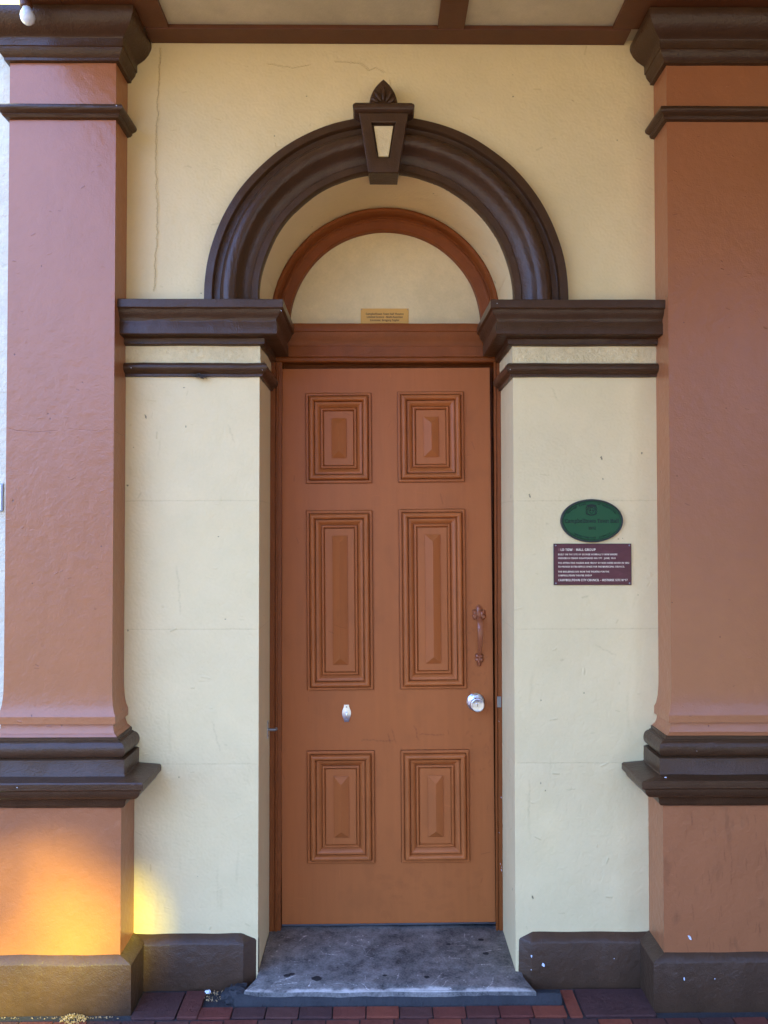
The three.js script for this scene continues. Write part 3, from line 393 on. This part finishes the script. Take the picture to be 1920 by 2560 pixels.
{
  const t = thing('history_plaque', 'maroon rectangular plaque with pale engraved lettering below the oval plaque', 'plaque', [0.686, 1.428, 0.0005]), w2 = 0.132, h2 = 0.070;
  const W = 1320, H = 700;
  const tx = canvasTex(W, H, x => {
    x.fillStyle = '#561b22'; x.fillRect(0, 0, W, H);
    for (let i = 0; i < 260; i++) { x.fillStyle = `rgba(${rnd() < 0.5 ? '120,60,70' : '50,16,24'},0.06)`; x.beginPath(); x.ellipse(rr(0, W), rr(0, H), rr(20, 160), rr(10, 50), rr(-0.5, 0.5), 0, 7); x.fill(); }
    const line = (s, y, px, wd, faded = []) => { x.font = `bold ${px}px sans-serif`; const k = wd / x.measureText(s).width; x.save(); x.translate(72, y); x.scale(k, 1); let cx = 0; for (let i = 0; i < s.length; i++) { const f = faded.includes(i) ? 0.25 : rr(0.8, 1); x.fillStyle = `rgba(250,236,200,${f})`; x.fillText(s[i], cx, 0); cx += x.measureText(s[i]).width; } x.restore(); };
    line('OLD TOWN HALL GROUP', 122, 56, 640, [0, 7]);
    line("BUILT ON THE SITE OF GEORGE WORRALL'S FARM WHERE", 196, 40, 1010); line('FREDERICK FISHER DISAPPEARED ON 17TH JUNE, 1826', 260, 40, 980, [35, 36]);
    line('THE ATTRACTIVE FACADE AND FRONT OFFICES WERE ADDED IN 1892', 340, 40, 1210); line('TO PROVIDE EXTRA OFFICE SPACE FOR THE MUNICIPAL COUNCIL', 404, 40, 1130);
    line('THE BUILDINGS ARE NOW THE THEATRE FOR THE', 488, 40, 870); line('CAMPBELLTOWN THEATRE GROUP', 552, 40, 575);
    line('CAMPBELLTOWN CITY COUNCIL \u2013 HISTORIC SITE N\u00b017', 634, 50, 1180);
    x.strokeStyle = 'rgba(30,10,18,0.7)'; x.lineWidth = 12; x.strokeRect(4, 4, W - 8, H - 8);
  });
  mesh('plate', planarUV(cbox(-w2, -h2, 0, w2, h2, 0.006, 0.001), -w2, -h2, w2, h2), new THREE.MeshStandardMaterial({ map: tx, roughness: 0.35 }), t);
  for (const [sx, sy] of [[-1, -1], [1, -1], [-1, 1], [1, 1]]) mesh('screw', new THREE.SphereGeometry(0.0028, 8, 6).scale(1, 1, 0.4).translate(sx * (w2 - 0.007), sy * (h2 - 0.006), 0.006), P.steel, t);
}
// ------------------------------------------------------------ doorstep
const step = thing('door_step', 'worn dark stone doorstep with pale scuffed front edge and gum spots', 'step', [0, 0, 0]);
{
  const L = new Layer(1024, 512, 1.0, 0.5), X = x => x + 0.5, Z = z => 0.35 + z;   // v grows towards the viewer
  for (let j = 0; j < L.h; j++) for (let i = 0; i < L.w; i++) { const u = i / L.w, v = j / L.h, k = j * L.w + i, z = v * 0.5 - 0.35; const a = fbm(u, v / 2, 4, 6, 301), b = fbm(u, v / 2, 14, 5, 305), e = fbm(u, v / 2, 40, 3, 307); const worn = smooth(0.086, 0.104, z + 0.03 * (b - 0.5) + 0.02 * (e - 0.5)) * smooth(0.35, 0.62, b + 0.15); let d = 0.19 + 0.2 * (a - 0.42) + 0.22 * (b - 0.5) + 0.22 * (e - 0.5) + 0.12 * (vn(u, v / 2, 256, 309) - 0.5) + 0.34 * worn; L.ht[k] = 2.5 * (a - 0.5) + 1.2 * (b - 0.5) + 0.8 * (e - 0.5); d = Math.max(0.04, d); L.c[3 * k] = d; L.c[3 * k + 1] = d * 0.95; L.c[3 * k + 2] = d * 0.9; }
  for (let i = 0; i < 70; i++) { const x = rr(0.05, 0.95), y = rr(0.1, 0.44), a = rr(0, 3.14), l = rr(0.01, 0.07); L.stroke(jag([[x, y], [x + l * Math.cos(a), y + l * Math.sin(a) * 0.6]], 0.002), rr(0.001, 0.003), 0, [1.9, 1.9, 1.9]); }
  for (let i = 0; i < 110; i++) L.blob(rr(0.05, 0.95), rr(0.08, 0.45), rr(0.001, 0.0045), rr(0.001, 0.003), rnd() < 0.7 ? [2.6, 2.6, 2.6] : [0.3, 0.3, 0.3], 0, 0.5, rr(0, 3), i);
  for (const [x, z, q] of [[-0.245, 0.035, 0.019], [0.335, -0.11, 0.012], [0.12, 0.03, 0.01], [-0.33, 0.01, 0.011], [-0.345, 0.017, 0.013], [0.21, -0.17, 0.009], [-0.02, 0.02, 0.008], [0.33, -0.2, 0.012]]) L.blob(X(x), Z(z), q, q * 0.8, [0.12, 0.12, 0.13], 0.6, 0.25, 0, x * 31);
  const sm = mat([0.84, 0.76, 0.66], 0.76, { specularIntensity: 0.5, map: L.colour(), bumpMap: L.bump(6), bumpScale: 0.006 });
  const pts = [[-0.438, -0.33], [0.438, -0.33], [0.436, 0.03], [0.452, 0.085], [0.462, 0.108]]; for (let i = 1; i < 24; i++) pts.push([0.462 - 0.93 * i / 24, 0.107 + 0.003 * n3(i * 1.3, 1, 4)]); pts.push([-0.468, 0.100], [-0.452, 0.06], [-0.44, 0.03]);
  const s = new THREE.Shape(); pts.forEach(([x, z], i) => i ? s.lineTo(x, -z) : s.moveTo(x, -z)); s.closePath();
  const g = fin(new THREE.ExtrudeGeometry(s, { depth: 0.062, bevelEnabled: true, bevelSize: 0.004, bevelThickness: 0.005, bevelSegments: 2 }).rotateX(-Math.PI / 2).translate(0, -0.003, 0), 0.002, 0.5), po = g.attributes.position, uv = g.attributes.uv, no = g.attributes.normal;
  for (let i = 0; i < uv.count; i++) uv.setXY(i, po.getX(i) + 0.5, (Math.abs(no.getY(i)) < 0.5 ? 0.02 + po.getY(i) : 0.35 + po.getZ(i)) / 0.5);
  mesh('slab', g, sm, step);
  const dk = mat([0.05, 0.046, 0.044], 0.8, { specularIntensity: 0.4, map: rep(varTex, 0.3), bumpMap: rep(plasterBump, 0.2), bumpScale: 0.006 });
  mesh('mortar_fillet', sweep([[-0.50, 0.1], [0.545, 0.1]], [[0.002, 0.053], [0.010, 0.050], [0.018, 0.040], [0.024, 0.0315], [0.026, 0.02]], { amp: 0.004, step: 0.012 }), dk, step);
  const lump = new THREE.IcosahedronGeometry(1, 5), lp = lump.attributes.position; for (let i = 0; i < lp.count; i++) { const x = lp.getX(i), y = lp.getY(i), z = lp.getZ(i), k = 1 + 0.3 * n3(x * 2.2 + 4, y * 2.2, z * 2.2) + 0.22 * n3(x * 6, y * 6, z * 6) + 0.12 * n3(x * 15, y * 15, z * 15); lp.setXYZ(i, x * k * 0.046, y * k * 0.030, z * k * 0.036); }
  mesh('broken_mortar', fin(lump.translate(-0.50, 0.034, 0.075), 0, 1), dk, step);
}
// ------------------------------------------------------------ ground
const ground = structure(mesh('ground', new THREE.PlaneGeometry(600, 600).rotateX(-Math.PI / 2).translate(0, -0.12, 0), mat([0.48, 0.31, 0.19], 0.9, { bumpMap: rep(plasterBump, 0.002), bumpScale: 0.01 })));
const paving = new THREE.Group(); paving.name = 'brick_paving'; scene.add(paving); structure(paving);
{
  mesh('bed', cbox(-8, -0.11, -0.3, 9, GY - 0.007, 3.4, 0.002), mat([0.045, 0.038, 0.034], 0.95, { map: rep(varTex, 0.3), bumpMap: rep(plasterBump, 0.15), bumpScale: 0.008 }), paving);
  mesh('kerb', cbox(-8, -0.118, 3.405, 9, GY + 0.002, 3.55, 0.012), mat([0.32, 0.31, 0.29], 0.8, { map: rep(varTex, 0.6) }), paving);
  const bb = rep(plasterBump, 0.09), bm = [[0.22, 0.060, 0.036], [0.15, 0.048, 0.033], [0.105, 0.045, 0.036], [0.30, 0.075, 0.038], [0.19, 0.05, 0.032], [0.14, 0.055, 0.04]].map(c => mat(c, 0.8, { specularIntensity: 0.4, map: rep(varTex, 0.16), bumpMap: bb, bumpScale: 0.008 }));
  const shapes = {}; const B = (w, d) => shapes[w.toFixed(4) + d.toFixed(3)] || (shapes[w.toFixed(4) + d.toFixed(3)] = cbox(-w / 2, -0.045, -d / 2, w / 2, 0, d / 2, 0.0035, 0.0012));
  const lay = (x0, z0, x1, z1, mi, dy = 0) => { const o = mesh('brick', B(x1 - x0 - 0.005, z1 - z0 - 0.005), bm[mi ?? Math.floor(rnd() * 6)], paving); o.position.set((x0 + x1) / 2, GY + dy + rr(-0.0015, 0.0015), (z0 + z1) / 2); o.rotation.set(rr(-0.008, 0.008), rr(-0.006, 0.006), rr(-0.008, 0.008)); return o; };
  const W = 0.105;
  for (const [z0, z1] of [[0.19, 0.41], [0.412, 0.632], [0.634, 0.854]]) for (let k = -20; k < 20; k++) lay(-0.518 + k * W, z0, -0.518 + (k + 1) * W, z1);
  lay(-0.812, 0.045, -0.672, 0.187, 2, 0.002); lay(-0.67, 0.045, -0.602, 0.187, 1, 0.003);
  for (let k = -1; k < 10; k++) lay(-0.500 + k * W, 0.126, -0.500 + (k + 1) * W, 0.187, [4, 2, 5, 2, 0, 3, 5, 0, 1, 4, 3][k + 1]);
  lay(0.556, 0.04, 0.60, 0.187, 3); lay(0.602, 0.04, 0.83, 0.187, 2, 0.002);
  // the paving that runs on behind the viewer
  const n = 161 * 11, im = new THREE.InstancedMesh(B(W - 0.005, 0.217), mat([1, 1, 1], 0.65, { map: rep(varTex, 0.16), bumpMap: bb, bumpScale: 0.006 }), n), m4 = new THREE.Matrix4(), col = new THREE.Color();
  let q = 0; for (let r = 0; r < 11; r++) for (let k = 0; k < 161; k++) { m4.makeTranslation(-7.9 + k * W, GY + rr(-0.001, 0.001), 0.967 + r * 0.222); im.setMatrixAt(q, m4); const c = bm[Math.floor(rnd() * 6)].color; im.setColorAt(q++, col.copy(c)); }
  im.name = 'far_bricks'; im.userData.kind = 'stuff'; paving.add(im);
}
// dry leaf litter at the foot of the left plinth and beside the step
{
  const gs = [], leaf = (x, y, z, s) => { const g = new THREE.SphereGeometry(1, 6, 4).scale(s, s * 0.25, s * 0.55); g.rotateX(rr(-1, 1)); g.rotateZ(rr(-1, 1)); g.rotateY(rr(0, 6)); g.translate(x, y, z); gs.push(g); };
  for (let i = 0; i < 170; i++) { const a = rr(0, 6.28), q = Math.pow(rnd(), 0.7); leaf(-0.985 + 0.04 * q * Math.cos(a) * 1.1, GY + 0.002 + 0.018 * (1 - q) * rnd(), 0.188 + 0.022 * q * Math.sin(a), rr(0.002, 0.005)); }
  for (let i = 0; i < 50; i++) leaf(rr(-1.24, -0.84), GY + 0.002, 0.181 + rr(-0.004, 0.006), rr(0.0015, 0.004));
  for (let i = 0; i < 40; i++) leaf(-0.578 + rr(-0.03, 0.03), GY + 0.002 + rr(0, 0.012), 0.085 + rr(-0.025, 0.03), rr(0.002, 0.005));
  const o = mesh('leaf_litter', mergeGeometries(gs), mat([0.36, 0.23, 0.10], 0.85), scene); o.userData.kind = 'stuff'; tag(o, 'dry tan seed husks and leaf litter at the foot of the plinths', 'leaf litter');
  const scrap = thing('paper_scrap', 'small crumpled white paper scrap on the bricks beside the step', 'litter', [-0.597, GY, 0.062]); const sg = new THREE.IcosahedronGeometry(0.007, 2), sp = sg.attributes.position; for (let i = 0; i < sp.count; i++) { const k = 1 + 0.5 * n3(sp.getX(i) * 160, sp.getY(i) * 160, sp.getZ(i) * 160); sp.setXYZ(i, sp.getX(i) * k * 1.3, sp.getY(i) * k * 0.7 + 0.008, sp.getZ(i) * k); } mesh('paper', fin(sg, 0, 0.2), P.fleck, scrap);
}
{ // wisp of old nest fibres caught under the left astragal
  const gs = []; for (let i = 0; i < 46; i++) { const x = -0.655 + rr(-0.03, 0.03) * rnd(), y = 2.074 - rnd() * 0.006; const a = rr(-0.5, 0.9), l = rr(0.012, 0.04); const cv = new THREE.CatmullRomCurve3([new THREE.Vector3(x, y, 0.012), new THREE.Vector3(x + l * 0.5 * Math.cos(a), y - l * 0.2 + rr(-0.006, 0.006), 0.022 + rr(-0.006, 0.006)), new THREE.Vector3(x + l * Math.cos(a), y - l * 0.35 * Math.abs(Math.sin(a)) - rr(0, 0.01), 0.016 + rr(-0.008, 0.01))]); gs.push(new THREE.TubeGeometry(cv, 6, 0.0006, 4)); }
  const o = mesh('nest_fibres', mergeGeometries(gs), mat([0.07, 0.055, 0.045], 0.9), scene); o.userData.kind = 'stuff'; tag(o, 'wisp of dark nest fibres caught on the brown astragal', 'nest');
}
// ------------------------------------------------------------ awning over the footpath
const awn = thing('awning', 'brown battened footpath awning with cream ceiling sheets above the doorway', 'awning');
{
  mesh('ceiling_sheet', cbox(-1.135, 3.2295, 0.001, 14, 3.26, 2.55, 0.001), P.ceiling, awn);
  mesh('batten', cbox(-0.815, 3.2135, 0.001, 0.806, 3.229, 0.082, 0.002, 0.0006), P.timber, awn);
  mesh('batten', cbox(0.159, 3.2145, 0.0825, 0.247, 3.229, 2.5, 0.002), P.timber, awn);
  mesh('board', cbox(-1.04, 3.2148, 0.0825, -0.737, 3.229, 2.5, 0.002), P.timber, awn);
  mesh('board', cbox(0.744, 3.2148, 0.0825, 1.32, 3.229, 2.5, 0.002), P.timber, awn);
  mesh('end_beam', cbox(-1.155, 3.2142, 0.001, -1.042, 3.42, 2.55, 0.003), P.timber, awn);
  mesh('front_beam', cbox(-1.155, 3.05, 2.552, 14, 3.42, 2.62, 0.003), P.timber, awn);
  mesh('roof_sheet', cbox(-1.155, 3.421, 0.001, 14, 3.44, 2.65, 0.002), P.steel, awn);
  for (const x of [2.1, 5.2]) mesh('batten', cbox(x, 3.2145, 0.0825, x + 0.088, 3.229, 2.5, 0.002), P.timber, awn);
}
const glassM = new THREE.MeshPhysicalMaterial({ color: 0xdfe3ea, roughness: 0.12, clearcoat: 0.8, clearcoatRoughness: 0.05 });
for (const [x, y, z, rz, label] of [[-1.118, 3.125, 0.27, 0.12, 'white globe bulb in a brown socket hanging over the pilaster capital'], [-1.095, 3.118, 0.42, 0.05, 'white globe bulb on the awning end beam further out than the one above the capital']]) {
  const t = thing('light_bulb', label, 'light bulb', [x, y, z], 'bulbs along the awning end'); t.rotation.z = rz;
  mesh('glass', new THREE.LatheGeometry([[0.0001, -0.026], [0.009, -0.0245], [0.017, -0.018], [0.0215, -0.008], [0.0222, 0.001], [0.0195, 0.011], [0.0145, 0.02], [0.0125, 0.028], [0.0125, 0.034]].map(([a, b]) => new THREE.Vector2(a, b)), 28), glassM, t);
  mesh('socket', new THREE.LatheGeometry([[0.0001, 0.026], [0.016, 0.026], [0.0185, 0.03], [0.0185, 0.085], [0.016, 0.094], [0.0001, 0.096]].map(([a, b]) => new THREE.Vector2(a, b)), 20), P.timber, t);
}
// ------------------------------------------------------------ street tree whose foliage lets one patch of low sun through
{
  const t = thing('street_tree', 'leafy street tree across the footpath facing the doorway', 'tree', [0.2 + SUN.x * 12.5, -0.12, SUN.z * 12.5]);
  const bark = mat([0.12, 0.085, 0.06], 0.9);
  const tube = (pts, r0, r1) => { const cv = new THREE.CatmullRomCurve3(pts.map(v => new THREE.Vector3(...v))), g = new THREE.TubeGeometry(cv, 12, 1, 10), po = g.attributes.position; for (let i = 0; i <= 12; i++) { const c = cv.getPointAt(i / 12), R = r0 + (r1 - r0) * i / 12; for (let j = 0; j <= 10; j++) { const q = i * 11 + j; po.setXYZ(q, c.x + (po.getX(q) - c.x) * R, c.y + (po.getY(q) - c.y) * R, c.z + (po.getZ(q) - c.z) * R); } } return g; };
  mesh('trunk', tube([[0, 0, 0], [0.08, 1.6, 0], [-0.05, 3.2, 0.06], [0.05, 4.6, 0]], 0.26, 0.14), bark, t);
  for (const [x, y, z] of [[2.2, 6.0, 0.2], [-2.3, 5.8, 0.3], [0.9, 7.2, -0.4], [-1.0, 7.0, 0.5], [0.3, 6.2, 1.3], [1.1, 5.2, -0.9]]) mesh('limb', tube([[0.0, 3.2, 0.05], [x * 0.4, 3.9 + (y - 4) * 0.4, z * 0.4], [x, y, z]], 0.12, 0.03), bark, t);
  const g = new THREE.BufferGeometry(); g.setAttribute('position', new THREE.BufferAttribute(new Float32Array([0, -0.14, 0, 0.075, 0, 0.02, 0, 0.14, 0, 0, -0.14, 0, 0, 0.14, 0, -0.075, 0, 0.02]), 3)); g.computeVertexNormals();
  const N = 13000, im = new THREE.InstancedMesh(g, mat([0.06, 0.10, 0.03], 0.7, { side: THREE.DoubleSide }), N), m4 = new THREE.Matrix4(), e = new THREE.Euler(), qn = new THREE.Quaternion(), v = new THREE.Vector3(), sc = new THREE.Vector3();
  let k = 0; while (k < N) {
    const a = rr(-1, 1), b = rr(-1, 1), c = rr(-1, 1); if (a * a + b * b + c * c > 1) continue;
    v.set(a * 3.6, 5.7 + b * 2.4, c * 1.9); const w = v.clone().add(t.position), s = (w.z - 0.13) / SUN.z, hx = w.x - SUN.x * s, hy = w.y - SUN.y * s;   // where its shadow falls on the front
    const dx = hx + 1.47, dy = hy - 0.13, ca = Math.cos(0.28), sa = Math.sin(0.28), u = (dx * ca + dy * sa) / 0.78, q = (-dx * sa + dy * ca) / 0.36; if (u * u + q * q < 1 && rnd() < 0.985) continue;
    const z = rr(0.8, 1.5); m4.compose(v, qn.setFromEuler(e.set(rr(-1.2, 1.2), rr(0, 6.28), rr(0, 6.28))), sc.set(z, z, z)); im.setMatrixAt(k++, m4);
  }
  im.name = 'crown'; im.userData.kind = 'stuff'; t.add(im);
}
// ------------------------------------------------------------ shops across the street: they close off the low sky in front of the hall
function shop(x0, x1, h, col, label, bays) {
  const W = x1 - x0, t = thing('shop_building', label, 'building', [(x0 + x1) / 2, -0.12, 32]), wm = mat(col, 0.8, { map: rep(varTex, 2.5), bumpMap: rep(plasterBump, 2), bumpScale: 0.01 }), gm = mat([0.03, 0.035, 0.04], 0.08), fm = mat([0.35, 0.33, 0.3], 0.5);
  const s = new THREE.Shape(); s.moveTo(-W / 2 + 0.01, 0); s.lineTo(W / 2 - 0.01, 0); s.lineTo(W / 2 - 0.01, h); s.lineTo(-W / 2 + 0.01, h); s.closePath();
  const wins = []; for (let b = 0; b < bays; b++) { const cx = -W / 2 + (b + 0.5) * W / bays; wins.push([cx - 0.55, 4.0, cx + 0.55, 5.7]); if (b !== 1) wins.push([cx - W / bays * 0.38, 0.5, cx + W / bays * 0.38, 2.5]); else wins.push([cx - 0.5, 0.02, cx + 0.5, 2.3]); }
  for (const [a, b, c, d] of wins) { const q = new THREE.Path(); q.moveTo(a, b); q.lineTo(a, d); q.lineTo(c, d); q.lineTo(c, b); q.closePath(); s.holes.push(q); }
  mesh('wall', fin(new THREE.ExtrudeGeometry(s, { depth: 0.3, bevelEnabled: false })), wm, t);
  mesh('body', cbox(-W / 2 + 0.02, 0, 0.42, W / 2 - 0.02, h - 0.3, 9, 0.01), wm, t);
  wins.forEach(([a, b, c, d]) => { const w = mesh(b < 0.1 ? 'door' : 'window', cbox(a + 0.001, b, 0.2, c - 0.001, d, 0.24, 0.002), gm, t); mesh('frame', ring(a, b, c, d, [[0, 0.2], [0.0, 0.17], [0.07, 0.17], [0.07, 0.2]].map(v => v)), fm, w); });
  mesh('cornice', cbox(-W / 2 + 0.01, h, -0.18, W / 2 - 0.01, h + 0.3, 0.35, 0.03), wm, t);
  mesh('awning', cbox(-W / 2 + 0.05, 3.1, -2.4, W / 2 - 0.05, 3.3, -0.005, 0.02), fm, t);
}
shop(-17, -6.5, 6.3, [0.42, 0.36, 0.28], 'pale two-storey shop with three bays across the street', 3);
shop(-6.5, 1.5, 6.9, [0.36, 0.2, 0.15], 'red-brown two-storey shop with a low awning across the street', 3);
shop(1.5, 9, 6.5, [0.45, 0.42, 0.36], 'off-white shop front with upper windows across the street', 2);
shop(9, 22, 6.8, [0.3, 0.27, 0.24], 'grey-brown shop with four bays across the street', 4);
{ // brick shop that steps forward further along the footpath and keeps the light off that side
  const t = thing('corner_shop', 'dark brick shop projecting under the awning further along the footpath', 'building', [2.75, 0, 0.01]), bm = mat([0.13, 0.06, 0.04], 0.85, { map: rep(varTex, 0.8), bumpMap: rep(plasterBump, 0.4), bumpScale: 0.008 });
  mesh('wall', cbox(0, -0.1, 0, 6, 3.205, 2.5, 0.01), bm, t); mesh('plinth', cbox(-0.04, -0.1, 0.02, 5.9, 0.4, 2.54, 0.01), mat([0.05, 0.04, 0.035], 0.7), t);
  const w = mesh('window', cbox(-0.012, 0.95, 0.7, -0.002, 2.3, 1.9, 0.002), mat([0.02, 0.022, 0.025], 0.08), t); mesh('frame', cbox(-0.045, 0.87, 0.62, -0.001, 0.948, 1.98, 0.004), P.timber, w);
}
scene.traverse(o => { if (o.isMesh) { o.castShadow = true; o.receiveShadow = true; } });
renderer.render(scene, camera);
